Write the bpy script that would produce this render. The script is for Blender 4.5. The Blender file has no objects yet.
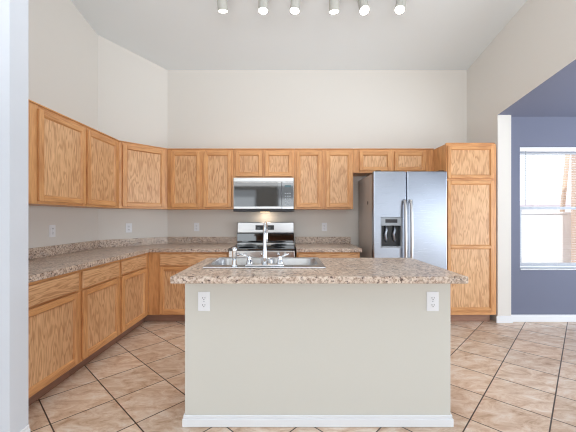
import bpy, bmesh, math, random
from mathutils import Vector, Matrix
random.seed(7)
S = bpy.context.scene
COL = S.collection
R = math.radians

# ------------------------------------------------------------------ camera
cam_d = bpy.data.cameras.new('camera')
cam_d.lens = 18.0; cam_d.sensor_width = 36.0
cam_d.shift_y = 1.0/576
cam_d.clip_start = 0.05
cam = bpy.data.objects.new('camera', cam_d); COL.objects.link(cam)
cam.location = (0, 0, 1.25); cam.rotation_euler = (R(90), 0, 0)
S.camera = cam

# ------------------------------------------------------------------ world
W = bpy.data.worlds.new('world'); S.world = W; W.use_nodes = True
wn = W.node_tree.nodes; wl = W.node_tree.links
bg = wn['Background']
bg.inputs['Color'].default_value = (0.88, 0.94, 1.0, 1)
bg.inputs['Strength'].default_value = 1.9
sun_d = bpy.data.lights.new('sun', 'SUN'); sun_d.energy = 4.0; sun_d.angle = R(1.0); sun_d.color = (1, .98, .95)
sun = bpy.data.objects.new('sun', sun_d); COL.objects.link(sun)
sun.rotation_euler = Vector((.22, .50, -.85)).to_track_quat('-Z', 'Y').to_euler()

# ------------------------------------------------------------------ large area lights (daylight from the rear and right, plus added fills)
def area(name, loc, target, sx, sy, power, col):
    d = bpy.data.lights.new(name, 'AREA'); d.shape = 'RECTANGLE'
    d.size = sx; d.size_y = sy; d.energy = power; d.color = col
    o = bpy.data.objects.new(name, d); COL.objects.link(o); o.location = loc
    o.rotation_euler = (Vector(target)-Vector(loc)).to_track_quat('-Z', 'Y').to_euler()
    return o
area('daylight_rear_left', (-2.45, -4.35, 1.1), (-2.2, 3, 1.1), 2.2, 1.9, 20, (0.86, 0.94, 1.0))
area('daylight_rear_middle', (0.9, -4.35, 1.15), (-0.8, 3, 1.1), 2.6, 1.7, 36, (0.88, 0.95, 1.0))
area('daylight_rear_right', (4.5, -4.35, 1.2), (0.5, 3, 1.2), 2.2, 1.9, 8, (0.86, 0.94, 1.0))
area('daylight_side_right', (5.55, 1.5, 1.15), (0, 2.0, 1.1), 3.4, 2.1, 165, (0.86, 0.94, 1.0))
area('fill_side_right_near', (5.55, -2.2, 1.1), (-1.6, 2.5, 0.4), 3.0, 2.0, 65, (0.86, 0.94, 1.0))  # added fill for the lower left cabinets; the wall has no opening here
area('fill_side_left', (-4.0, -1.6, 1.5), (0, 0.6, 2.4), 3.6, 2.2, 30, (0.86, 0.94, 1.0))  # added fill aimed up from the left; no window in that wall
area('ceiling_bounce_fill', (0.2, -0.8, 2.3), (0.2, 0.2, 6), 3.5, 2.5, 95, (0.93, 0.97, 1.0))  # added upward fill that bounces off the ceiling; no fixture hangs here
area('dining_bounce_fill', (3.9, 1.2, 0.9), (3.9, 1.6, 3), 1.6, 1.6, 28, (0.88, 0.95, 1.0))  # added uplight to brighten the blue dining ceiling; no fixture there

S.cycles.filter_width = 1.1
S.view_settings.view_transform = 'Standard'
S.view_settings.look = 'None'
S.view_settings.gamma = 1.0
S.view_settings.use_curve_mapping = False
S.view_settings.exposure = -0.1

# ------------------------------------------------------------------ materials
def lin(c):
    return tuple(((v/255)/12.92 if v/255 <= .04045 else ((v/255+.055)/1.055)**2.4) for v in c) + (1,)
def newmat(name):
    m = bpy.data.materials.new(name); m.use_nodes = True
    nt = m.node_tree
    return m, nt, nt.nodes['Principled BSDF']
def N(nt, t, **kw):
    n = nt.nodes.new(t)
    for k, v in kw.items():
        if k.startswith('i_'): n.inputs[k[2:].replace('_', ' ')].default_value = v
        else: setattr(n, k, v)
    return n
def ramp(nt, stops, interp='LINEAR'):
    n = nt.nodes.new('ShaderNodeValToRGB'); cr = n.color_ramp; cr.interpolation = interp
    while len(cr.elements) > 1: cr.elements.remove(cr.elements[-1])
    cr.elements[0].position = stops[0][0]; cr.elements[0].color = stops[0][1]
    for p, c in stops[1:]:
        e = cr.elements.new(p); e.color = c
    return n
def plain(name, c, rough=.5, metal=0, spec=.5, emit=None, estr=0, bump=0, bscale=60):
    m, nt, p = newmat(name)
    p.inputs['Base Color'].default_value = lin(c)
    p.inputs['Roughness'].default_value = rough
    p.inputs['Metallic'].default_value = metal
    p.inputs['Specular IOR Level'].default_value = spec
    if emit:
        p.inputs['Emission Color'].default_value = lin(emit); p.inputs['Emission Strength'].default_value = estr
    if bump:
        tc = N(nt, 'ShaderNodeTexCoord'); no = N(nt, 'ShaderNodeTexNoise', i_Scale=bscale, i_Detail=3.0)
        nt.links.new(tc.outputs['Object'], no.inputs['Vector'])
        b = N(nt, 'ShaderNodeBump', i_Strength=bump, i_Distance=.002)
        nt.links.new(no.outputs['Fac'], b.inputs['Height']); nt.links.new(b.outputs['Normal'], p.inputs['Normal'])
    return m
def oak(name, light, dark, ring=34.0, contrast=.75, sc=7.0):
    m, nt, p = newmat(name); L = nt.links.new
    uv = N(nt, 'ShaderNodeUVMap')
    mp = N(nt, 'ShaderNodeMapping'); mp.inputs['Scale'].default_value = (1.0, .14, 1)
    L(uv.outputs['UV'], mp.inputs['Vector'])
    n1 = N(nt, 'ShaderNodeTexNoise', i_Scale=sc, i_Detail=2.0, i_Roughness=.45, i_Distortion=.3)
    L(mp.outputs['Vector'], n1.inputs['Vector'])
    mu = N(nt, 'ShaderNodeMath', operation='MULTIPLY'); mu.inputs[1].default_value = ring
    L(n1.outputs['Fac'], mu.inputs[0])
    si = N(nt, 'ShaderNodeMath', operation='SINE'); L(mu.outputs[0], si.inputs[0])
    ma = N(nt, 'ShaderNodeMapRange'); ma.inputs['From Min'].default_value = -.3; ma.inputs['From Max'].default_value = 1
    L(si.outputs[0], ma.inputs['Value'])
    mp2 = N(nt, 'ShaderNodeMapping'); mp2.inputs['Scale'].default_value = (1.0, .05, 1)
    L(uv.outputs['UV'], mp2.inputs['Vector'])
    n2 = N(nt, 'ShaderNodeTexNoise', i_Scale=170.0, i_Detail=2.0); L(mp2.outputs['Vector'], n2.inputs['Vector'])
    n3 = N(nt, 'ShaderNodeTexNoise', i_Scale=2.2, i_Detail=1.0); L(mp.outputs['Vector'], n3.inputs['Vector'])
    mul = N(nt, 'ShaderNodeMath', operation='MULTIPLY'); mul.inputs[1].default_value = contrast
    L(ma.outputs['Result'], mul.inputs[0])
    ad = N(nt, 'ShaderNodeMath', operation='MULTIPLY_ADD'); ad.inputs[1].default_value = .66
    L(n2.outputs['Fac'], ad.inputs[0]); L(mul.outputs[0], ad.inputs[2])
    ad2 = N(nt, 'ShaderNodeMath', operation='MULTIPLY_ADD'); ad2.inputs[1].default_value = .35
    L(n3.outputs['Fac'], ad2.inputs[0]); L(ad.outputs[0], ad2.inputs[2])
    r = ramp(nt, [(.3, lin(light)), (1.15 if False else 1.0, lin(dark))])
    L(ad2.outputs[0], r.inputs['Fac']); L(r.outputs['Color'], p.inputs['Base Color'])
    p.inputs['Roughness'].default_value = .38
    b = N(nt, 'ShaderNodeBump', i_Strength=.15, i_Distance=.001); L(n2.outputs['Fac'], b.inputs['Height'])
    L(b.outputs['Normal'], p.inputs['Normal'])
    return m
def laminate(name):
    m, nt, p = newmat(name); L = nt.links.new
    g = N(nt, 'ShaderNodeNewGeometry')
    n1 = N(nt, 'ShaderNodeTexNoise', i_Scale=11.0, i_Detail=4.0, i_Roughness=.6, i_Distortion=.6)
    n2 = N(nt, 'ShaderNodeTexNoise', i_Scale=75.0, i_Detail=4.0, i_Roughness=.65)
    n3 = N(nt, 'ShaderNodeTexNoise', i_Scale=48.0, i_Detail=2.0, i_Roughness=.5)
    for n in (n1, n2, n3): L(g.outputs['Position'], n.inputs['Vector'])
    r1 = ramp(nt, [(.32, lin((222,205,190))), (.48, lin((208,184,164))), (.58, lin((186,158,138))), (.72, lin((194,184,180)))])
    L(n1.outputs['Fac'], r1.inputs['Fac'])
    r2 = ramp(nt, [(.38, lin((52,40,36))), (.45, lin((140,116,102))), (.51, lin((222,208,194))), (.62, lin((246,240,232)))])
    L(n2.outputs['Fac'], r2.inputs['Fac'])
    mx = N(nt, 'ShaderNodeMix', data_type='RGBA', blend_type='MIX'); mx.inputs['Factor'].default_value = .42
    L(r1.outputs['Color'], mx.inputs['A']); L(r2.outputs['Color'], mx.inputs['B'])
    r3 = ramp(nt, [(.33, (1,1,1,1)), (.40, (0,0,0,1))]); L(n3.outputs['Fac'], r3.inputs['Fac'])
    mx2 = N(nt, 'ShaderNodeMix', data_type='RGBA'); mx2.inputs['B'].default_value = lin((95,74,66))
    L(r3.outputs['Color'], mx2.inputs['Factor']); L(mx.outputs['Result'], mx2.inputs['A'])
    L(mx2.outputs['Result'], p.inputs['Base Color'])
    p.inputs['Roughness'].default_value = .3
    return m
def tilemat(name):
    m, nt, p = newmat(name); L = nt.links.new
    g = N(nt, 'ShaderNodeNewGeometry'); sp = N(nt, 'ShaderNodeSeparateXYZ'); L(g.outputs['Position'], sp.inputs[0])
    def lincomb(sx, sy, off, per):
        a = N(nt, 'ShaderNodeMath', operation='MULTIPLY'); a.inputs[1].default_value = sy; L(sp.outputs['Y'], a.inputs[0])
        b = N(nt, 'ShaderNodeMath', operation='MULTIPLY_ADD'); b.inputs[1].default_value = sx; L(sp.outputs['X'], b.inputs[0]); L(a.outputs[0], b.inputs[2])
        c = N(nt, 'ShaderNodeMath', operation='SUBTRACT'); c.inputs[1].default_value = off; L(b.outputs[0], c.inputs[0])
        d = N(nt, 'ShaderNodeMath', operation='DIVIDE'); d.inputs[1].default_value = per; L(c.outputs[0], d.inputs[0])
        e = N(nt, 'ShaderNodeMath', operation='ADD'); e.inputs[1].default_value = 40; L(d.outputs[0], e.inputs[0])
        return e
    u = lincomb(.97, -1, -.20, .488); v = lincomb(.86, 1, .505, .448)
    cb = N(nt, 'ShaderNodeCombineXYZ'); L(u.outputs[0], cb.inputs[0]); L(v.outputs[0], cb.inputs[1])
    br = N(nt, 'ShaderNodeTexBrick', offset=0.0, squash=1.0, i_Scale=1.0)
    br.inputs['Mortar Size'].default_value = .012; br.inputs['Mortar Smooth'].default_value = .25
    br.inputs['Brick Width'].default_value = 1.0; br.inputs['Row Height'].default_value = 1.0
    br.inputs['Color1'].default_value = (0,0,0,1); br.inputs['Color2'].default_value = (1,1,1,1)
    L(cb.outputs[0], br.inputs['Vector'])
    # per tile random offset and direction for the marbling
    fl = N(nt, 'ShaderNodeVectorMath', operation='FLOOR'); L(cb.outputs[0], fl.inputs[0])
    wnz = N(nt, 'ShaderNodeTexWhiteNoise', noise_dimensions='3D'); L(fl.outputs[0], wnz.inputs['Vector'])
    sc = N(nt, 'ShaderNodeVectorMath', operation='SCALE'); sc.inputs['Scale'].default_value = 13.0; L(wnz.outputs['Color'], sc.inputs[0])
    ad = N(nt, 'ShaderNodeVectorMath', operation='ADD'); L(g.outputs['Position'], ad.inputs[0]); L(sc.outputs[0], ad.inputs[1])
    mp = N(nt, 'ShaderNodeMapping'); mp.inputs['Rotation'].default_value = (0,0,R(-20)); mp.inputs['Scale'].default_value = (1.0, 2.3, 1)
    L(ad.outputs[0], mp.inputs['Vector'])
    n1 = N(nt, 'ShaderNodeTexNoise', i_Scale=6.0, i_Detail=9.0, i_Roughness=.74, i_Distortion=.7); L(mp.outputs[0], n1.inputs['Vector'])
    r1 = ramp(nt, [(.30, lin((176,140,112))), (.43, lin((212,182,156))), (.54, lin((230,208,188))), (.70, lin((244,234,224)))])
    L(n1.outputs['Fac'], r1.inputs['Fac'])
    hs = N(nt, 'ShaderNodeHueSaturation'); L(r1.outputs['Color'], hs.inputs['Color'])
    mr = N(nt, 'ShaderNodeMapRange'); mr.inputs['To Min'].default_value = .9; mr.inputs['To Max'].default_value = 1.08
    L(wnz.outputs['Value'], mr.inputs['Value']); L(mr.outputs['Result'], hs.inputs['Value'])
    mx = N(nt, 'ShaderNodeMix', data_type='RGBA'); L(br.outputs['Fac'], mx.inputs['Factor'])
    L(hs.outputs['Color'], mx.inputs['A']); mx.inputs['B'].default_value = lin((70,54,46))
    L(mx.outputs['Result'], p.inputs['Base Color'])
    p.inputs['Roughness'].default_value = .34
    b = N(nt, 'ShaderNodeBump', i_Strength=.5, i_Distance=.002, invert=True); L(br.outputs['Fac'], b.inputs['Height'])
    L(b.outputs['Normal'], p.inputs['Normal'])
    return m
def brushed(name, c, rough=.25):
    m, nt, p = newmat(name); L = nt.links.new
    tc = N(nt, 'ShaderNodeTexCoord'); mp = N(nt, 'ShaderNodeMapping'); mp.inputs['Scale'].default_value = (1, 1, 90)
    L(tc.outputs['Object'], mp.inputs['Vector'])
    n = N(nt, 'ShaderNodeTexNoise', i_Scale=4.0, i_Detail=2.0); L(mp.outputs[0], n.inputs['Vector'])
    mr = N(nt, 'ShaderNodeMapRange'); mr.inputs['To Min'].default_value = rough-.04; mr.inputs['To Max'].default_value = rough+.06
    L(n.outputs['Fac'], mr.inputs['Value']); L(mr.outputs['Result'], p.inputs['Roughness'])
    n2 = N(nt, 'ShaderNodeTexNoise', i_Scale=2.2, i_Detail=1.0); L(tc.outputs['Object'], n2.inputs['Vector'])
    b = N(nt, 'ShaderNodeBump', i_Strength=.25, i_Distance=.02); L(n2.outputs['Fac'], b.inputs['Height']); L(b.outputs['Normal'], p.inputs['Normal'])
    p.inputs['Base Color'].default_value = lin(c); p.inputs['Metallic'].default_value = 1.0
    return m

M = {}
M['wall'] = plain('painted_wall', (227,223,217), .85, bump=.08, bscale=90)
M['wall_daylit'] = plain('painted_wall_daylit', (214,219,227), .8, bump=.08, bscale=90)  # wall paint with the bluish daylight tint put into its colour
M['ceil'] = plain('ceiling_paint', (232,237,239), .9, bump=.1, bscale=70)
M['island'] = plain('island_paint', (214,212,204), .8, bump=.08, bscale=90)
M['blue'] = plain('blue_paint', (112,117,138), .75, bump=.08, bscale=90)
M['trim'] = plain('white_trim', (236,238,242), .4)
M['floor'] = tilemat('floor_tile')
M['oak'] = oak('oak_frame', (238,182,124), (170,104,56), ring=24, contrast=.18, sc=9)
M['oakp'] = oak('oak_panel', (242,199,152), (172,110,64), ring=44, contrast=.25, sc=19)
M['toe'] = oak('toe_board', (170,132,112), (128,92,76), ring=12, contrast=.3, sc=4)
M['inner'] = plain('cabinet_gap', (120,72,38), .7)
M['lam'] = laminate('speckled_laminate')
M['steel'] = brushed('brushed_steel', (168,174,185), .28)
M['steeld'] = brushed('satin_steel', (205,205,205), .32)
M['chrome'] = plain('chrome', (225,228,232), .1, 1)
M['fside'] = plain('fridge_side', (184,176,170), .45, 0)
M['black'] = plain('black_glass', (10,11,14), .05, 0, .6)
M['dark'] = plain('dark_plastic', (28,29,32), .35)
M['grey'] = plain('grey_plastic', (165,172,180), .35)
M['vinyl'] = plain('white_vinyl', (196,202,214), .4)
M['plate'] = plain('white_plate', (240,242,246), .35)
M['slot'] = plain('slot_dark', (60,60,64), .6)
M['slat'] = plain('blind_slat', (238,240,244), .5)
M['lampw'] = plain('lamp_white', (186,185,178), .4)
M['glow'] = plain('lamp_glow', (255,255,250), .5, emit=(255,250,240), estr=7)
M['warmglow'] = plain('hood_glow', (255,235,205), .5, emit=(255,220,170), estr=2.5)
M['lcd'] = plain('clock_display', (40,60,66), .3, emit=(120,170,180), estr=.25)
M['stucco'] = plain('tan_stucco', (196,168,150), .9, bump=.3)
M['pale'] = plain('pale_stucco', (225,220,225), .9)
M['roof'] = plain('roof_tile', (190,180,190), .9)
M['bark'] = plain('bark', (205,180,160), .95, bump=.5)
M['gwall'] = plain('white_masonry', (244,244,246), .9)
M['concrete'] = plain('concrete', (225,222,216), .9)
M['black'].node_tree.nodes['Principled BSDF'].inputs['IOR'].default_value = 1.85
m, nt, p = newmat('window_glass'); M['glass'] = m
p.inputs['Base Color'].default_value = (1,1,1,1); p.inputs['Roughness'].default_value = 0
p.inputs['Transmission Weight'].default_value = 1; p.inputs['IOR'].default_value = 1.02

# ------------------------------------------------------------------ mesh helpers
class MB:
    def __init__(s): s.bm = bmesh.new(); s.uv = s.bm.loops.layers.uv.new('UVMap'); s.mats = []
    def mi(s, m):
        if m not in s.mats: s.mats.append(m)
        return s.mats.index(m)
    def _merge(s, b, mat, grain, smooth=False):
        off = (random.random()*20, random.random()*20)
        idx = s.mi(mat); vm = {}
        for v in b.verts: vm[v] = s.bm.verts.new(v.co)
        for f in b.faces:
            try: nf = s.bm.faces.new([vm[v] for v in f.verts])
            except ValueError: continue
            nf.material_index = idx; nf.smooth = smooth
            n = f.normal
            ax = max(range(3), key=lambda i: abs(n[i])); t = [i for i in range(3) if i != ax]
            if grain in t: al = grain; ac = [i for i in t if i != grain][0]
            else: ac, al = t
            for l, ol in zip(nf.loops, f.loops): l[s.uv].uv = (ol.vert.co[ac]+off[0], ol.vert.co[al]+off[1])
        b.free()
    def box(s, lo, hi, mat, bev=0.0015, grain=2, seg=1):
        b = bmesh.new(); bmesh.ops.create_cube(b, size=1)
        d = [hi[i]-lo[i] for i in range(3)]
        for v in b.verts: v.co = Vector([lo[i]+(v.co[i]+.5)*d[i] for i in range(3)])
        bv = min(bev, min(d)*.45)
        if bv > 0: bmesh.ops.bevel(b, geom=list(b.edges), offset=bv, segments=seg, profile=.5, affect='EDGES')
        bmesh.ops.recalc_face_normals(b, faces=b.faces)
        s._merge(b, mat, grain); return s
    def prism(s, pts, z0, z1, mat, grain=2, bev=0):
        """footprint pts (x,y); z0/z1 number or function of (x,y)"""
        f0 = z0 if callable(z0) else (lambda x, y: z0); f1 = z1 if callable(z1) else (lambda x, y: z1)
        b = bmesh.new(); lo = [b.verts.new((x, y, f0(x, y))) for x, y in pts]; hi = [b.verts.new((x, y, f1(x, y))) for x, y in pts]
        n = len(pts)
        b.faces.new(lo[::-1]); b.faces.new(hi)
        for i in range(n): b.faces.new((lo[i], lo[(i+1) % n], hi[(i+1) % n], hi[i]))
        bmesh.ops.recalc_face_normals(b, faces=b.faces)
        if bev: bmesh.ops.bevel(b, geom=[e for e in b.edges], offset=bev, segments=2, profile=.5, affect='EDGES')
        bmesh.ops.recalc_face_normals(b, faces=b.faces)
        s._merge(b, mat, grain); return s
    def cyl(s, p0, p1, r0, mat, r1=None, n=20, caps=True, bev=0):
        r1 = r0 if r1 is None else r1
        p0, p1 = Vector(p0), Vector(p1); d = p1-p0
        b = bmesh.new(); bmesh.ops.create_cone(b, cap_ends=caps, segments=n, radius1=r0, radius2=r1, depth=d.length)
        if bev: bmesh.ops.bevel(b, geom=[e for e in b.edges if len(e.link_faces) == 2 and any(len(f.verts) > 4 for f in e.link_faces)], offset=bev, segments=2, profile=.5, affect='EDGES')
        q = d.to_track_quat('Z', 'Y').to_matrix().to_4x4()
        bmesh.ops.transform(b, matrix=Matrix.Translation((p0+p1)/2) @ q, verts=b.verts)
        bmesh.ops.recalc_face_normals(b, faces=b.faces)
        s._merge(b, mat, 2); return s
    def tube(s, pts, r, mat, n=12, closed=False):
        pts = [Vector(p) for p in pts]; rs = r if isinstance(r, (list, tuple)) else [r]*len(pts)
        b = bmesh.new(); rings = []
        up = Vector((1, 0, 0)); 
        for i, p_ in enumerate(pts):
            t = (pts[min(i+1, len(pts)-1)]-pts[max(i-1, 0)]).normalized()
            if abs(t.dot(up)) > .95: up = Vector((0, 0, 1)) if abs(t.z) < .9 else Vector((0, 1, 0))
            a = t.cross(up).normalized(); c = t.cross(a).normalized()
            rings.append([b.verts.new(p_+rs[i]*(a*math.cos(2*math.pi*k/n)+c*math.sin(2*math.pi*k/n))) for k in range(n)])
            up = -c.cross(Vector((0,0,0))) if False else up
        for i in range(len(rings)-1):
            for k in range(n): b.faces.new((rings[i][k], rings[i][(k+1) % n], rings[i+1][(k+1) % n], rings[i+1][k]))
        b.faces.new(rings[0]); b.faces.new(rings[-1])
        bmesh.ops.recalc_face_normals(b, faces=b.faces)
        s._merge(b, mat, 2, smooth=True); return s
    def lathe(s, prof, c, mat, n=24, axis='z'):
        b = bmesh.new(); rings = []
        for r, h in prof:
            ring = []
            for k in range(n):
                a = 2*math.pi*k/n; x, y = r*math.cos(a), r*math.sin(a)
                co = (x, y, h) if axis == 'z' else ((x, h, y) if axis == 'y' else (h, x, y))
                ring.append(b.verts.new(Vector(co)+Vector(c)))
            rings.append(ring)
        for i in range(len(rings)-1):
            for k in range(n): b.faces.new((rings[i][k], rings[i][(k+1) % n], rings[i+1][(k+1) % n], rings[i+1][k]))
        b.faces.new(rings[0]); b.faces.new(rings[-1])
        bmesh.ops.recalc_face_normals(b, faces=b.faces)
        s._merge(b, mat, 2, smooth=True); return s
    def build(s, name, parent=None):
        me = bpy.data.meshes.new(name); s.bm.normal_update(); s.bm.to_mesh(me); s.bm.free()
        for m_ in s.mats: me.materials.append(m_)
        o = bpy.data.objects.new(name, me); COL.objects.link(o)
        if parent: o.parent = parent
        return o
def cut(o, boxes):
    """real openings: boolean away rounded boxes (lo, hi, radius in plan)"""
    for lo, hi, rad, ax in boxes:
        b = MB(); b.box(lo, hi, o.data.materials[0], 0)
        if rad:
            es = [e for e in b.bm.edges if abs((e.verts[0].co-e.verts[1].co).normalized()[ax]) > .9]
            bmesh.ops.bevel(b.bm, geom=es, offset=rad, segments=6, profile=.5, affect='EDGES')
        c = b.build('cutter'); c.parent = o.parent
        md = o.modifiers.new('cut', 'BOOLEAN'); md.operation = 'DIFFERENCE'; md.object = c; md.solver = 'EXACT'
        bpy.context.view_layer.update()
        ev = o.evaluated_get(bpy.context.evaluated_depsgraph_get())
        me = bpy.data.meshes.new_from_object(ev)
        o.modifiers.clear(); o.data = me
        bpy.data.objects.remove(c)
def thing(name, label, cat, loc=(0,0,0), rotz=0, group=None):
    o = bpy.data.objects.new(name, None); COL.objects.link(o)
    o.empty_display_size = .1
    o.location = loc; o.rotation_euler = (0, 0, R(rotz)); o['label'] = label; o['category'] = cat
    if group: o['group'] = group
    return o
def tag(o, label, cat, group=None):
    o['label'] = label; o['category'] = cat
    if group: o['group'] = group
    return o
def struct(name, mb, parent=None):
    o = mb.build(name, parent)
    if not parent: o['kind'] = 'structure'
    return o

# ------------------------------------------------------------------ geometry constants
YB = 3.98                                   # kitchen rear wall
XL, XR = -2.245, 2.475                        # kitchen side walls
DG0, DG1 = (-2.245, 3.40), (-1.665, 3.98)     # diagonal wall
CT = .926                                   # counter top height
def ceil(x, y): return 3.28+.21*(YB-y)
def dceil(x, y): return 2.455+.165*(3.40-y)

# ------------------------------------------------------------------ structure
struct('floor', MB().box((-4.2, -4.6, -.1), (5.76, 4.15, 0), M['floor'], 0))
struct('wall_kitchen', MB().prism([(-1.665, YB), (XR, YB), (XR, YB+.12), (-1.665, YB+.12)], 0, ceil, M['wall']))
struct('wall_diagonal', MB().prism([DG0, DG1, (-1.665, YB+.12), (-2.365, YB+.12), (-2.365, 3.40)], 0, ceil, M['wall']))
struct('wall_left', MB().prism([(XL, 1.62), DG0, (-2.365, 3.40), (-2.365, 1.62)], 0, ceil, M['wall']))
struct('wall_front', MB().prism([(-4.2, 1.51), (-1.46, 1.51), (-1.46, 1.62), (-4.2, 1.62)], 0, ceil, M['wall_daylit']))
struct('wall_right', MB().prism([(XR, 3.40), (XR+.16, 3.40), (XR+.16, YB+.12), (XR, YB+.12)], 0, ceil, M['wall']))
h = MB(); h.prism([(XR, -4.5), (XR+.16, -4.5), (XR+.16, 3.40), (XR, 3.40)], dceil, ceil, M['wall'])
k = h.mi(M['blue']); h.bm.faces.ensure_lookup_table(); h.bm.normal_update()
for f in h.bm.faces:
    if f.normal.z < -.7 or f.normal.x > .7: f.material_index = k
struct('wall_header', h)
struct('ceiling', MB().prism([(-4.2, -4.5), (XR+.16, -4.5), (XR+.16, YB+.12), (-4.2, YB+.12)], ceil, lambda x, y: ceil(x, y)+.1, M['ceil']))
struct('ceiling_dining', MB().prism([(XR+.16, -4.5), (5.76, -4.5), (5.76, 3.44), (XR+.16, 3.44)], dceil, lambda x, y: dceil(x, y)+.1, M['blue']))
WX0, WX1, WZ0, WZ1 = 2.77, 3.70, .62, 2.09
wd = MB()
wd.box((XR+.16, 3.44, 0), (5.76, 3.56, 2.54), M['blue'], 0)
wdo = struct('wall_dining', wd)
cut(wdo, [((WX0, 3.4, WZ0), (WX1, 3.7, WZ1), 0, 1)])
struct('wall_side', MB().prism([(5.64, -4.5), (5.76, -4.5), (5.76, 3.44), (5.64, 3.44)], 0, dceil, M['blue']))
struct('wall_outer_left', MB().prism([(-4.2, -4.5), (-4.08, -4.5), (-4.08, 1.51), (-4.2, 1.51)], 0, ceil, M['wall_daylit']))
rw = MB(); rw.prism([(-4.2, -4.62), (5.76, -4.62), (5.76, -4.5), (-4.2, -4.5)], 0, lambda x, y: 5.1, M['wall'])
rwo = struct('wall_rear', rw)
cut(rwo, [((-3.6, -4.8, .05), (-1.3, -4.3, 2.35), 0, 1), ((-.4, -4.8, .5), (2.3, -4.3, 3.9), 0, 1), ((3.2, -4.8, .05), (5.5, -4.3, 2.6), 0, 1)])

# baseboards
def bboard(name, pts):      # pts in order, room on the right-hand side; offset profile .013 thick
    b = MB()
    for (x0, y0, x1, y1, nx, ny) in pts:
        t = .013; lo = (min(x0, x1, x0+nx*t, x1+nx*t), min(y0, y1, y0+ny*t, y1+ny*t)); hi = (max(x0, x1, x0+nx*t, x1+nx*t), max(y0, y1, y0+ny*t, y1+ny*t))
        b.box((lo[0], lo[1], 0.001), (hi[0], hi[1], .062), M['trim'], .002)
        t2 = .008; lo = (min(x0, x1, x0+nx*t2, x1+nx*t2), min(y0, y1, y0+ny*t2, y1+ny*t2)); hi = (max(x0, x1, x0+nx*t2, x1+nx*t2), max(y0, y1, y0+ny*t2, y1+ny*t2))
        b.box((lo[0], lo[1], .060), (hi[0], hi[1], .085), M['trim'], .003)
    return struct(name, b)
bboard('baseboard_left', [(-4.08, 1.51, -1.447, 1.51, 0, -1), (-1.46, 1.51, -1.46, 1.62, 1, 0)])
bboard('baseboard_right', [(2.455, 3.40, 2.648, 3.40, 0, -1), (2.635, 3.40, 2.635, 3.427, 1, 0)])
bboard('baseboard_dining', [(2.649, 3.44, 5.64, 3.44, 0, -1)])

# window
win = bpy.data.objects.new('window_1', None); COL.objects.link(win); win.location = (WX0, 3.50, WZ0); win['kind'] = 'structure'
ww, wh = WX1-WX0, WZ1-WZ0
f = MB()
for a, b_ in (((0,0,0),(.035,.05,wh)), ((ww-.035,0,0),(ww,.05,wh)), ((.035,0,0),(ww-.035,.05,.035)), ((.035,0,wh-.035),(ww-.035,.05,wh))): f.box(a, b_, M['vinyl'], .003)
f.build('window_frame', win)
def sash(z0, z1, y0, nm):
    f = MB(); x0, x1 = .037, ww-.037; t = .034
    for a, b_ in (((x0,y0,z0),(x0+t,y0+.022,z1)), ((x1-t,y0,z0),(x1,y0+.022,z1)), ((x0+t,y0,z0),(x1-t,y0+.022,z0+t)), ((x0+t,y0,z1-t),(x1-t,y0+.022,z1))): f.box(a, b_, M['vinyl'], .002)
    o = f.build(nm, win)
    MB().box((x0+t, y0+.009, z0+t), (x1-t, y0+.013, z1-t), M['glass'], 0).build('pane', o)
sash(.037, .755, .001, 'lower_sash'); sash(.722, wh-.037, .026, 'upper_sash')
struct('trim_1', MB().box((WX0, 3.425, WZ0), (WX1, 3.499, WZ0+.012), M['trim'], .003))   # sill

bl = thing('window_blind', 'white mini blind with thin open slats over the dining room window', 'blind', (WX0+.005, 3.468, WZ0+.014))
bw = ww-.01; bh = wh-.016
MB().box((0, -.02, bh-.05), (bw, .02, bh-.002), M['slat'], .003).build('headrail', bl)
b = MB(); z = .05
while z < bh-.06:
    bb = bmesh.new(); vs = [bb.verts.new(c) for c in ((.004,-.012,z-.002),(bw-.004,-.012,z-.002),(bw-.004,0,z+.0015),(.004,0,z+.0015),(.004,.012,z+.0015),(bw-.004,.012,z+.0015))]
    b.box((.004, -.0115, z), (bw-.004, .0115, z+.0012), M['slat'], 0); bb.free(); z += .0205
b.build('slats', bl)
MB().box((.002, -.012, .012), (bw-.002, .012, .030), M['slat'], .003).build('bottom_rail', bl)
c = MB()
for x in (.16, .16+.0, bw/2, bw-.16): c.cyl((x, -.013, .02), (x, -.013, bh-.04), .0009, M['slat'], n=6)
c.build('ladder_cord', bl)
MB().cyl((.07, -.022, .75), (.07, -.022, bh-.05), .003, M['grey'], n=8).build('tilt_wand', bl)

# outside
g = MB().box((2.0, 3.7, -.15), (22, 24, -.05), M['concrete'], 0).build('ground'); g['kind'] = 'structure'
t = thing('neighbor_house', 'pale neighbouring house with low gable roof seen through the upper window pane', 'house', (15.5, 15, -.05))
MB().box((-2.6, 0, 0), (5, 3.5, 1.9), M['pale'], .01).build('wall', t)
r = MB(); r.prism([(-3.0,-.3),(5.4,-.3),(5.4,3.8),(-3.0,3.8)], 1.9, lambda x, y: 1.95+.42*(x+3.0) if x < 0 else 3.2, M['roof']); r.build('roof', t)
t = thing('pane_backing_wall', 'low white block wall added outside to whiten the lower half of the window', 'wall', (2.4, 5.7, -.05))
MB().box((0, 0, 0), (3.3, .15, 1.36), M['gwall'], .01).build('masonry', t)  # added backing: turns the lower pane white and hides the trunk base
MB().box((-.02, -.02, 1.36), (3.32, .17, 1.40), M['gwall'], .008).build('cap', t)
t = thing('patio_wall', 'brown stucco patio wall standing outside the window at its right', 'wall', (5.30, 5.2, -.05))
MB().box((0, 0, 0), (1.6, .2, 3.1), M['stucco'], .01).build('masonry', t)
MB().box((-.03, -.03, 3.1), (1.63, .23, 3.18), M['pale'], .01).build('cap', t)
t = thing('tree', 'leaning bare brown tree trunk outside the window, in front of pale roof', 'tree', (5.80, 6.2, -.05))
MB().tube([(0,0,0),(.04,0,.8),(.10,0,1.4),(.2,.0,2.4),(.28,0,3.4)], [.05,.045,.043,.04,.035], M['bark']).build('trunk', t)

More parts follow.
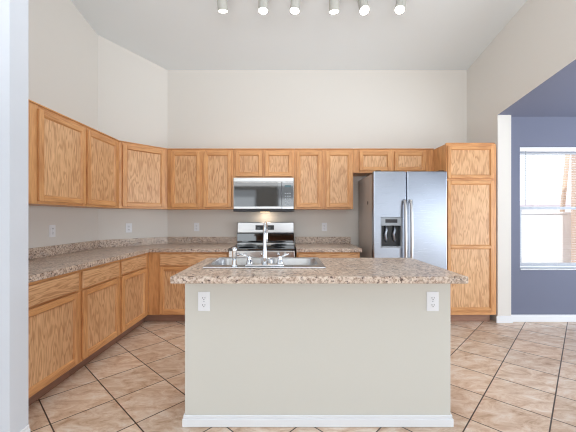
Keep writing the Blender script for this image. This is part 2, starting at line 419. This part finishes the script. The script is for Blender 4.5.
# ------------------------------------------------------------------ cabinetry
def make_door(parent, x0, x1, z0, z1, yf, rails=(), name='door', st=.045):
    """frame-and-panel door; back at yf, front at yf-.019; rails: extra rail centres"""
    b = MB(); y0, y1 = yf-.022, yf
    b.box((x0, y0, z0), (x0+st, y1, z1), M['oak'], .003); b.box((x1-st, y0, z0), (x1, y1, z1), M['oak'], .003)
    zs = [z0]+[r for r in rails]+[z1]
    edges = []
    b.box((x0+st, y0, z0), (x1-st, y1, z0+st), M['oak'], .003, grain=0); b.box((x0+st, y0, z1-st), (x1-st, y1, z1), M['oak'], .003, grain=0)
    cuts = [z0+st]
    for r in rails: b.box((x0+st, y0, r-st/2), (x1-st, y1, r+st/2), M['oak'], .003, grain=0); cuts += [r-st/2, r+st/2]
    cuts.append(z1-st)
    for i in range(0, len(cuts), 2):
        a, c = cuts[i], cuts[i+1]; xa, xc = x0+st, x1-st
        b.box((xa-.002, y1-.008, a-.002), (xc+.002, y1-.001, c+.002), M['oakp'], 0)
        # moulded inner lip: sloped strips round the panel
        w = .007; yi, yo = y1-.008, y0+.002
        pts_o = [(xa,a),(xc,a),(xc,c),(xa,c)]; pts_i = [(xa+w,a+w),(xc-w,a+w),(xc-w,c-w),(xa+w,c-w)]
        for k_ in range(4):
            bb = bmesh.new(); o1, o2 = pts_o[k_], pts_o[(k_+1) % 4]; i1, i2 = pts_i[k_], pts_i[(k_+1) % 4]
            v = [bb.verts.new(q) for q in ((o1[0],yo,o1[1]),(o2[0],yo,o2[1]),(i2[0],yi,i2[1]),(i1[0],yi,i1[1]))]
            bb.faces.new(v); bmesh.ops.recalc_face_normals(bb, faces=bb.faces); bb.normal_update()
            b._merge(bb, M['oak'], 0 if k_ % 2 == 0 else 2)
    return b.build(name, parent)
def make_drawer(parent, x0, x1, z0, z1, yf):
    b = MB(); b.box((x0, yf-.019, z0), (x1, yf, z1), M['oakp'], .006, grain=0, seg=2)
    return b.build('drawer', parent)
def frame_mesh(parent, x0, x1, z0, z1, yf, stiles, rails, t=.018):
    """stiles: (xa,xb) vertical members; rails: (za,zb) horizontals; a dark recess sits behind the openings"""
    b = MB()
    for a, c in stiles: b.box((a, yf, z0), (c, yf+t, z1), M['oak'], .001)
    sx = sorted(stiles)
    for (a, c), (a2, c2) in zip(sx[:-1], sx[1:]):
        for za, zb in rails: b.box((c, yf, za), (a2, yf+t, zb), M['oak'], 0, grain=0)
    return b.build('face_frame', parent)

UZ0, UZ1 = 1.35, 2.105
def upper(name, label, loc, rot, foot, fx0, fx1, z0, z1, doors, depth=.33, over=.012, group='oak wall cabinets'):
    """foot: local footprint of the carcass behind the face frame"""
    t = thing(name, label, 'cabinet', (loc[0], loc[1], z0), rot, group)
    hgt = z1-z0
    MB().prism(foot, 0, hgt, M['oak']).build('body', t)
    st = [(fx0, doors[0][0]+over)]
    for a, b_ in zip(doors[:-1], doors[1:]): st.append((a[1]-over, b_[0]+over))
    st.append((doors[-1][1]-over, fx1))
    frame_mesh(t, fx0, fx1, 0, hgt, -depth, st, [(0, .04), (hgt-.045, hgt)])
    for a, c in doors: make_door(t, a, c, .022, hgt-.028, -depth)
    MB().box((fx0, -depth-.012, hgt), (fx1, -depth+.02, hgt+.012), M['oak'], .003, grain=0).build('top_trim', t)
    return t
F = .33; FT = .018
# left run, local x -> world y
y0 = 2.05
upper('wall_cabinet', 'oak wall cabinet with two doors on the left wall, nearest the foreground', (XL, y0), 90,
      [(0, 0), (0, -F+FT), (3.263-y0-.008, -F+FT), (3.40-y0, 0)], 0, 3.263-y0, UZ0, UZ1, [(2.195-y0, 2.699-y0), (2.729-y0, 3.207-y0)])
L = .820
upper('wall_cabinet', 'single-door oak wall cabinet set diagonally across the left corner', DG0, 45,
      [(0, 0), (.129, -F+FT), (L-.129, -F+FT), (L, 0)], .137, L-.137, UZ0, UZ1, [(.170, L-.175)])
x0 = -1.665
upper('wall_cabinet', 'two-door oak wall cabinet on the rear wall between diagonal cabinet and microwave', (x0, YB), 0,
      [(0, 0), (.129, -F+FT), (-.69-x0, -F+FT), (-.69-x0, 0)], .137, -.69-x0, UZ0, UZ1, [(-1.480-x0, -1.110-x0), (-1.065-x0, -.715-x0)])
upper('wall_cabinet', 'short two-door oak wall cabinet directly above the microwave', (-.688, YB), 0,
      [(0, 0), (0, -F+FT), (.766, -F+FT), (.766, 0)], 0, .766, 1.742, UZ1, [(.025, .362), (.400, .745)])
upper('wall_cabinet', 'two-door oak wall cabinet between the microwave and the refrigerator', (.080, YB), 0,
      [(0, 0), (0, -F+FT), (.745, -F+FT), (.745, 0)], 0, .745, UZ0, UZ1, [(.025, .345), (.400, .725)])
upper('wall_cabinet', 'shallow two-door oak wall cabinet above the refrigerator', (.827, YB), 0,
      [(0, 0), (0, -F+FT), (1.019, -F+FT), (1.019, 0)], 0, 1.019, 1.812, UZ1, [(.075, .472), (.520, .913)])

# pantry
PX0, PX1 = 1.848, 2.415
t = thing('pantry_cabinet', 'tall oak pantry cabinet standing right of the refrigerator', 'cabinet', (PX0, YB, 0))
pw = PX1-PX0; D = .61
MB().box((0, -D+FT, .105), (pw, 0, UZ1), M['oak'], 0).build('body', t)
frame_mesh(t, 0, pw, .105, UZ1, -D, [(0, .035), (pw-.035, pw)], [(.105, .16), (1.66, 1.72), (UZ1-.05, UZ1)])
make_door(t, .012, pw-.018, 1.70, UZ1-.028, -D, st=.038)
make_door(t, .012, pw-.018, .150, 1.672, -D, rails=(.90,), st=.038)
MB().box((0, -D+.075, 0.001), (pw, -D+.09, .105), M['toe'], 0, grain=0).build('toe_kick', t)
MB().box((0, -D-.012, UZ1), (pw, -D+.02, UZ1+.012), M['oak'], .003, grain=0).build('top_trim', t)
MB().box((pw, -D+.012, .105), (pw+.028, -D+.03, UZ1), M['oak'], 0).build('filler_strip', t)

def base(label, loc, rot, w, bays, D=.61, left_fill=0, foot=None, drawers=None, tx=(0, 0), group='oak base cabinets'):
    """bays: list of (x0,x1, has_drawer) door columns"""
    t = thing('base_cabinet', label, 'cabinet', (loc[0], loc[1], 0), rot, group)
    top = .838
    if foot: MB().prism(foot, .105, top, M['oak']).build('body', t)
    else: MB().box((0, -D+FT, .105), (w, 0, top), M['oak'], 0).build('body', t)
    ov = .012
    st = [(left_fill, bays[0][0]+ov)]
    for a, c in zip(bays[:-1], bays[1:]): st.append((a[1]-ov, c[0]+ov))
    st.append((bays[-1][1]-ov, w))
    frame_mesh(t, 0, w, .105, top, -D, st, [(.105, .145), (.655, .700), (top-.035, top)])
    for a, c in (drawers or bays): make_drawer(t, a, c, .684, .817, -D)
    for a, c in bays: make_door(t, a, c, .122, .668, -D)
    MB().box((tx[0], -D+.075, 0.001), (w+tx[1], -D+.09, .105), M['toe'], 0, grain=0).build('toe_kick', t)
    return t
base('oak base cabinet with drawer and door on the left side, nearest the foreground wall', (XL, 1.64), 90, .613, [(.022, .590)])
base('oak base cabinet with drawer and door, middle one of the left run', (XL, 2.255), 90, .533, [(.022, .508)])
base('oak base cabinet with drawer and door at the far end of left run', (XL, 2.790), 90, .580, [(.022, .500)],
     foot=[(0, 0), (0, -.592), (.570, -.592), (.600, -.03)], tx=(0, .072))
x0 = -1.634
base('oak corner base cabinet on the rear wall, partly hidden by the island', (x0, YB), 0, -.692-x0, [(.142, .520), (.550, .925)], drawers=[(.142, .925)], tx=(-.088, 0))
base('oak base cabinet between the stove and the refrigerator', (.100, YB), 0, .74, [(.02, .355), (.385, .715)], drawers=[(.02, .715)])

# ------------------------------------------------------------------ countertops
t = thing('countertop', 'L-shaped speckled brown laminate countertop along the left wall and corner', 'countertop', (XL, 1.64, .839))
ox, oy = XL, 1.64
pts = [(-2.243,1.64),(-1.61,1.64),(-1.61,3.345),(-.692,3.345),(-.692,3.978),(-1.667,3.978),(-2.243,3.402)]
MB().prism([(x-ox, y-oy) for x, y in pts], .0005, .044, M['lam'], bev=.004).build('slab', t)
bs = MB()
bs.box((.002, 0, .044), (.022, 3.39-oy, .139), M['lam'], .003)
b2 = bmesh.new(); d = .020*math.sqrt(2)
bs.prism([(x-ox, y-oy) for x, y in ((-2.242,3.404),(-1.667,3.977),(-1.657,3.958),(-2.222,3.392))], .044, .139, M['lam'])
bs.box((-1.657-ox, 3.958-oy, .044), (-.692-ox, 3.978-oy, .139), M['lam'], .003)
bs.build('backsplash', t)
t = thing('countertop', 'short speckled brown laminate countertop between stove and refrigerator', 'countertop', (.096, YB, .839))
MB().box((0, -.635, .0005), (.766, -.002, .044), M['lam'], .004).build('slab', t)
MB().box((0, -.022, .044), (.766, -.002, .139), M['lam'], .003).build('backsplash', t)

# ------------------------------------------------------------------ island
t = thing('kitchen_island', 'pale greige painted kitchen island base with white baseboard', 'island', (.172, 1.72, 0))
IW0, IW1 = -.617-.172, .972-.172
MB().box((IW0, 0, 0.001), (IW1, .10, .885), M['island'], .004, seg=2).build('half_wall', t)
ib = MB().box((IW0+.002, .10, .105), (IW1-.002, .536, .885), M['oak'], 0).build('body', t)
cut(ib, [((-.555-.172+.01, .085+.02, .66), (.235-.172-.01, .530, .95), 0, 2)])
b = MB()
b.box((IW0-.012, -.012, .001), (IW1+.012, 0, .050), M['trim'], .003); b.box((IW0-.007, -.007, .049), (IW1+.007, 0, .070), M['trim'], .003)
for sx, s2 in ((IW0, -1), (IW1, 1)):
    b.box((min(sx, sx+s2*.012), 0, .001), (max(sx, sx+s2*.012), .10, .050), M['trim'], .003)
    b.box((min(sx, sx+s2*.007), 0, .049), (max(sx, sx+s2*.007), .10, .070), M['trim'], .002)
b.build('baseboard', t)
MB().box((IW0+.01, .10, .001), (IW1-.01, .49, .105), M['toe'], 0, grain=0).build('toe_kick', t)
tb = bpy.data.objects.new('x', None)
for k_ in range(4):
    a = IW0+.02+k_*.388; 
    dr = make_door(t, a, a+.372, .135, .70, 0); dr.location = (0, .536, 0); dr.scale = (1, -1, 1)
    dr.data.flip_normals()
bpy.data.objects.remove(tb)
ct = MB().box((-.642, 1.565, .8865), (.983, 2.295, CT), M['lam'], .006, seg=2).build('island_countertop')
tag(ct, 'speckled brown laminate countertop covering the kitchen island', 'countertop')
SX0, SX1, SY0, SY1 = -.540, .240, 1.812, 2.262
cut(ct, [((SX0+.02, SY0+.02, .8), (SX1-.02, SY1-.02, 1.0), .03, 2)])

# sink
def rrect(x0, x1, y0, y1, r, n=6):
    pts = []
    for cx, cy, a0 in ((x1-r, y1-r, 0), (x0+r, y1-r, 90), (x0+r, y0+r, 180), (x1-r, y0+r, 270)):
        for k in range(n+1): a = R(a0+90*k/n); pts.append((cx+r*math.cos(a), cy+r*math.sin(a)))
    return pts
t = thing('sink', 'double-bowl stainless steel sink set into the island countertop', 'sink', (-.16, 2.03, CT))
b = MB().box((SX0+.16, SY0-2.03, .0005), (SX1+.16, SY1-2.03, .008), M['chrome'], .003)
rim = b.build('rim', t)
BY0, BY1 = 1.895-2.03, 2.238-2.03
bowls = [(-.360, -.012), (.012, .362)]
cut(rim, [((a, BY0, -.1), (c_, BY1, .1), .06, 2) for a, c_ in bowls])
for a, c_ in bowls:
    bm = MB(); bb = bmesh.new(); rings = []
    for ins, z in ((0, .0035), (.004, -.008), (.010, -.12), (.022, -.155), (.05, -.168), (.12, -.170)):
        rr = max(.06-ins*.2, .02); rings.append([bb.verts.new((x, y, z)) for x, y in rrect(a+ins, c_-ins, BY0+ins, BY1-ins, rr)])
    for r0, r1 in zip(rings[:-1], rings[1:]):
        for k in range(len(r0)): bb.faces.new((r0[k], r0[(k+1) % len(r0)], r1[(k+1) % len(r0)], r1[k]))
    bb.faces.new(rings[-1]); bmesh.ops.recalc_face_normals(bb, faces=bb.faces)
    bm._merge(bb, M['steeld'], 2, smooth=True)
    bo = bm.build('bowl', t)
    MB().lathe([(.04, -.169), (.042, -.166), (.03, -.1665), (.012, -.168)], ((a+c_)/2, (BY0+BY1)/2, 0), M['chrome']).build('drain', bo)

# faucet
t = thing('faucet', 'tall chrome gooseneck faucet with two lever handles at the sink', 'faucet', (-.150, 1.855, CT+.0085))
MB().box((-.125, -.026, 0), (.125, .026, .012), M['chrome'], .006, seg=3).build('deck_plate', t)
pts = [(0,0,.012),(0,0,.06),(0,0,.12),(0,0,.19)]
for k in range(1, 13):
    a = R(180-k*15); pts.append((0, .075+.075*math.cos(a), .20+.075*math.sin(a)))
pts += [(0,.15,.165),(0,.15,.145)]
rs = [.021,.016,.0115,.0105]+[.010]*12+[.0105,.012]
MB().tube(pts, rs, M['chrome'], n=16).build('spout', t)
for sx in (-.098, .098):
    o = MB().lathe([(.023,.012),(.022,.02),(.016,.04),(.013,.052),(.015,.058),(.008,.066)], (sx,0,0), M['chrome']).build('handle', t)
    MB().tube([(sx,0,.058),(sx+.025*(1 if sx>0 else -1),-.006,.066),(sx+.058*(1 if sx>0 else -1),-.012,.078)], [.007,.006,.005], M['chrome'], n=10).build('lever', o)
t = thing('side_sprayer', 'small chrome side sprayer standing left of the faucet', 'sprayer', (-.345, 1.855, CT+.0085))
MB().lathe([(.024,0),(.023,.006),(.014,.014),(.013,.04)], (0,0,0), M['chrome']).build('base', t)
MB().lathe([(.012,.04),(.015,.06),(.014,.095),(.017,.112),(.012,.122)], (0,0,0), M['chrome']).build('spray_head', t)

# ------------------------------------------------------------------ outlets
def outlet(label, loc, rot, sw=False):
    t = thing('wall_outlet', label, 'outlet', loc, rot, 'white wall outlets')
    MB().box((-.036, -.006, -.058), (.036, 0, .058), M['plate'], .003, seg=2).build('cover_plate', t)
    for z in (-.021, .021):
        o = MB().box((-.017, -.0085, z-.014), (.017, -.006, z+.014), M['plate'], .004, seg=2).build('receptacle', t)
        b = MB()
        for x, hh in ((-.0065, .0045), (.0065, .0035)): b.box((x-.0014, -.0092, z+.002-hh), (x+.0014, -.0085, z+.002+hh), M['slot'], 0)
        b.box((-.0025, -.0092, z-.011), (.0025, -.0085, z-.0065), M['slot'], 0)
        b.build('slots', o)
    MB().cyl((0, -.0072, 0), (0, -.006, 0), .003, M['grey'], n=10).build('screw', t)
outlet('white outlet near the left end of the island front', (-.500, 1.72, .747), 0)
outlet('white outlet near the right end of the island front', (.862, 1.72, .747), 0)
outlet('white outlet on the rear wall between the corner and the stove', (-1.262, YB, 1.112), 0)
outlet('white outlet on the rear wall between the stove and the refrigerator', (.502, YB, 1.112), 0)
outlet('white outlet on the diagonal corner wall above the backsplash', (DG0[0]+.235, DG0[1]+.235, 1.112), 45)
outlet('white outlet on the left wall above the backsplash, nearest foreground', (XL, 2.74, 1.117), 90)

# ------------------------------------------------------------------ microwave
t = thing('microwave', 'stainless over-the-range microwave with black window mounted above the stove', 'microwave', (-.304, YB, 1.318))
hw, hh, D = .376, .422, .36
MB().box((-hw, -D, .012), (hw, 0, hh), M['dark'], .002).build('body', t)
d = MB().box((-hw, -D-.04, .030), (.226, -D, hh-.055), M['steeld'], .006, seg=2).build('door', t)
MB().box((-hw+.010, -D-.043, .062), (.223, -D-.040, hh-.062), M['black'], .001).build('window', d)
MB().box((.2275, -D-.04, .030), (hw, -D, hh-.055), M['steeld'], .004).build('control_panel', t)
cp = MB().box((.229, -D-.043, .062), (hw-.006, -D-.040, hh-.062), M['black'], .001).build('keypad', t)
MB().box((.262, -D-.0445, hh-.120), (hw-.03, -D-.043, hh-.095), M['lcd'], 0).build('clock', cp)
for i in range(5):
    for j in range(3): MB().box((.264+j*.028, -D-.0442, .08+i*.035), (.282+j*.028, -D-.043, .092+i*.035), M['grey'], 0).build('button', cp)
b = MB(); b.box((-hw, -D-.04, hh-.053), (hw, -D, hh), M['steeld'], .004)
b.build('vent_grille', t)
MB().box((-hw, -D-.042, .0), (hw, -.02, .028), M['dark'], .003).build('underside', t)
MB().box((-.06, -.20, -.004), (.06, -.14, 0), M['warmglow'], 0).build('cooktop_light', t)
ld = bpy.data.lights.new('cooktop_lamp', 'AREA'); ld.shape = 'RECTANGLE'; ld.size = .12; ld.size_y = .06; ld.energy = .4; ld.color = (1, .80, .58)
lo = bpy.data.objects.new('cooktop_lamp', ld); COL.objects.link(lo); lo.parent = t; lo.location = (0, -.12, -.012); lo.rotation_euler = (R(20), 0, 0)

# ------------------------------------------------------------------ stove
t = thing('stove', 'stainless steel electric range with black glass cooktop under the microwave', 'stove', (-.303, YB, -.033))
hw = .383
MB().box((-hw, -.63, .09), (hw, -.02, .895), M['dark'], .002).build('body', t)
MB().box((-hw+.03, -.58, .034), (hw-.03, -.05, .09), M['dark'], 0).build('plinth', t)
ck = MB().box((-hw, -.655, .895), (hw, -.09, .918), M['black'], .006, seg=2).build('cooktop', t)
for x, y, r in ((-.19,-.50,.105), (.19,-.50,.085), (-.19,-.23,.075), (.19,-.23,.105)):
    MB().lathe([(r-.003,.918),(r-.003,.9186),(r,.9186),(r,.918)], (x,y,0), M['slot'], n=32).build('burner_ring', ck)
bg_ = MB(); bg_.prism([(-hw, -.09), (hw, -.09), (hw, -.02), (-hw, -.02)], .895, 1.205, M['dark']); bg_.build('backguard', t)
o = MB().box((-hw, -.100, 1.065), (hw, -.075, 1.216), M['steeld'], .012, seg=3).build('console', t)
MB().box((-.135, -.1025, 1.110), (.115, -.0995, 1.172), M['dark'], .003).build('display', o)
for i in range(5):
    for j in range(2): MB().box((-.118+i*.018+(.10 if i > 2 else 0), -.1032, 1.122+j*.02), (-.107+i*.018+(.10 if i > 2 else 0), -.1025, 1.128+j*.02), M['grey'], 0).build('button', o)
MB().box((-.03, -.1034, 1.127), (.03, -.1025, 1.157), M['lcd'], 0).build('clock', o)
MB().box((-hw, -.094, .935), (hw, -.085, 1.060), M['black'], .002).build('splash_panel', t)
MB().box((-hw, -.099, .919), (hw, -.085, .933), M['steeld'], .002).build('vent_strip', t)
MB().box((-hw, -.665, .815), (hw, -.63, .894), M['steeld'], .008, seg=2).build('control_panel', t)
for x in (-.27, -.19, 0, .19, .27):
    b = MB(); b.lathe([(.021, 0), (.021, -.006), (.017, -.010), (.016, -.026), (.013, -.030)], (x, -.665, .853), M['chrome'], n=20, axis='y'); b.build('knob', t)
d = MB().box((-hw+.004, -.665, .26), (hw-.004, -.631, .808), M['steeld'], .006, seg=2).build('oven_door', t)
MB().box((-.27, -.6665, .36), (.27, -.665, .65), M['black'], .0005).build('oven_window', d)
MB().tube([(-.31,-.665,.755),(-.31,-.705,.755),(-.28,-.712,.755),(.28,-.712,.755),(.31,-.705,.755),(.31,-.665,.755)], .011, M['steel'], n=12).build('handle', d)
MB().box((-hw+.004, -.660, .095), (hw-.004, -.631, .252), M['steeld'], .006, seg=2).build('drawer', t)

# ------------------------------------------------------------------ fridge
t = thing('refrigerator', 'stainless side-by-side refrigerator with water dispenser beside the pantry', 'refrigerator', (.957, 3.94, 0))
FW = .833; FY = -.635
MB().box((.006, FY, .03), (FW-.006, 0, 1.745), M['fside'], .006).build('body', t)
MB().box((.02, FY-.03, .012), (FW-.02, FY-.001, .085), M['dark'], .003).build('base_grille', t)
xs = .374
for k_, (a, c_, nm) in enumerate(((0, xs-.0025, 'freezer_door'), (xs+.0025, FW, 'fridge_door'))):
    b = MB(); b.box((a, FY-.075, .095), (c_, FY-.004, 1.765), M['steel'], .014, seg=4)
    dob = b.build(nm, t)
    if k_ == 0:
        cut(dob, [((.083, FY-.1, .905), (.323, FY-.025, 1.250), .006, 1)])
        dp = MB().box((.083, FY-.0255, .905), (.323, FY-.022, 1.250), M['dark'], 0).build('dispenser_recess', dob)
        MB().box((.085, FY-.074, 1.152), (.321, FY-.026, 1.248), M['grey'], .004).build('dispenser_panel', dob)
        MB().box((.135, FY-.0755, 1.185), (.27, FY-.074, 1.225), M['slot'], .0005).build('dispenser_buttons', dob)
        b = MB(); 
        for a_, c2 in (((.083,FY-.078,.905),(.090,FY-.026,1.152)), ((.316,FY-.078,.905),(.323,FY-.026,1.152)), ((.090,FY-.080,.905),(.316,FY-.026,.920))): b.box(a_, c2, M['grey'], .001)
        b.build('dispenser_frame', dob)
        for x in (.155, .25):
            MB().tube([(x, FY-.04, 1.15), (x, FY-.05, 1.10), (x-.012, FY-.045, 1.05), (x, FY-.035, 1.0), (x+.01, FY-.03, .97)], [.010,.014,.016,.018,.012], M['steel'], n=10).build('dispenser_paddle', dob)
    hx = xs-.032 if k_ == 0 else xs+.034
    hp = [(hx,FY-.075,1.435),(hx,FY-.105,1.43),(hx,FY-.122,1.38),(hx,FY-.130,1.20),(hx,FY-.132,1.0),(hx,FY-.130,.80),(hx,FY-.122,.66),(hx,FY-.105,.60),(hx,FY-.075,.595)]
    MB().tube(hp, [.015,.0155]+[.016]*5+[.0155,.015], M['steeld'], n=14).build('handle', dob)
for x in (.03, FW-.09): MB().box((x, FY-.06, 1.746), (x+.06, FY+.05, 1.775), M['dark'], .004).build('hinge_cover', t)
MB().cyl((.004, FY+.17, 1.42), (.0062, FY+.17, 1.42), .022, M['dark'], n=14).build('badge', t)

# ------------------------------------------------------------------ track light
TY = 2.9; TZ = ceil(0, TY)
t = thing('track_light', 'white ceiling track light with six lit cylindrical spot heads', 'track light', (.24, TY, TZ))
MB().box((-1.05, -.018, -.030), (1.05, .018, -.007), M['lampw'], .002).build('track', t)
MB().box((-.07, -.04, -.030+.0), (.07, .04, -.004), M['lampw'], .004).build('canopy', t)
heads = [(223.7, 14, 3, -14), (263.4, 13.5, 0, 5), (294.5, 13.5, -6, 5), (333.7, 14.5, 2, -8), (363.8, 13, 2, 23), (398.5, 12.5, -14, 13)]
for px, py, tilt, pitch in heads:
    # lower mouth centre
    z = 1.25+(217-py)*TY/288; x = (px-288)/288*TY
    mouth = Vector((x-.24, -.03, z-TZ))
    ax = Vector((math.sin(R(tilt)), -math.sin(R(pitch)), -math.cos(R(tilt))*math.cos(R(pitch)))).normalized()
    top = mouth-ax*.165
    b = MB(); b.cyl(top, mouth, .047, M['lampw'], r1=.050, n=28, caps=False)
    b.cyl(top-ax*.004, top, .034, M['lampw'], r1=.047, n=28)
    hd = b.build('spot_head', t)
    MB().cyl(mouth-ax*.010, mouth-ax*.006, .046, M['glow'], n=28).build('bulb_face', hd)
    mt = MB(); mt.cyl(mouth-ax*.008, mouth, .0475, M['slot'], r1=.0505, n=28, caps=False); mt.build('rim', hd)
    MB().tube([(top.x, top.y, top.z+.004), (top.x, (top.y)*.5, (top.z-.03)/2+.0), (top.x, 0, -.030)], .008, M['lampw'], n=8).build('stem', hd)
    ld = bpy.data.lights.new('spot_bulb', 'SPOT'); ld.energy = 9; ld.spot_size = R(95); ld.spot_blend = .8; ld.shadow_soft_size = .04; ld.color = (1, .93, .84)
    lo = bpy.data.objects.new('spot_bulb', ld); COL.objects.link(lo); lo.parent = hd; lo.location = mouth+ax*.01
    lo.rotation_euler = ax.to_track_quat('-Z', 'Y').to_euler()
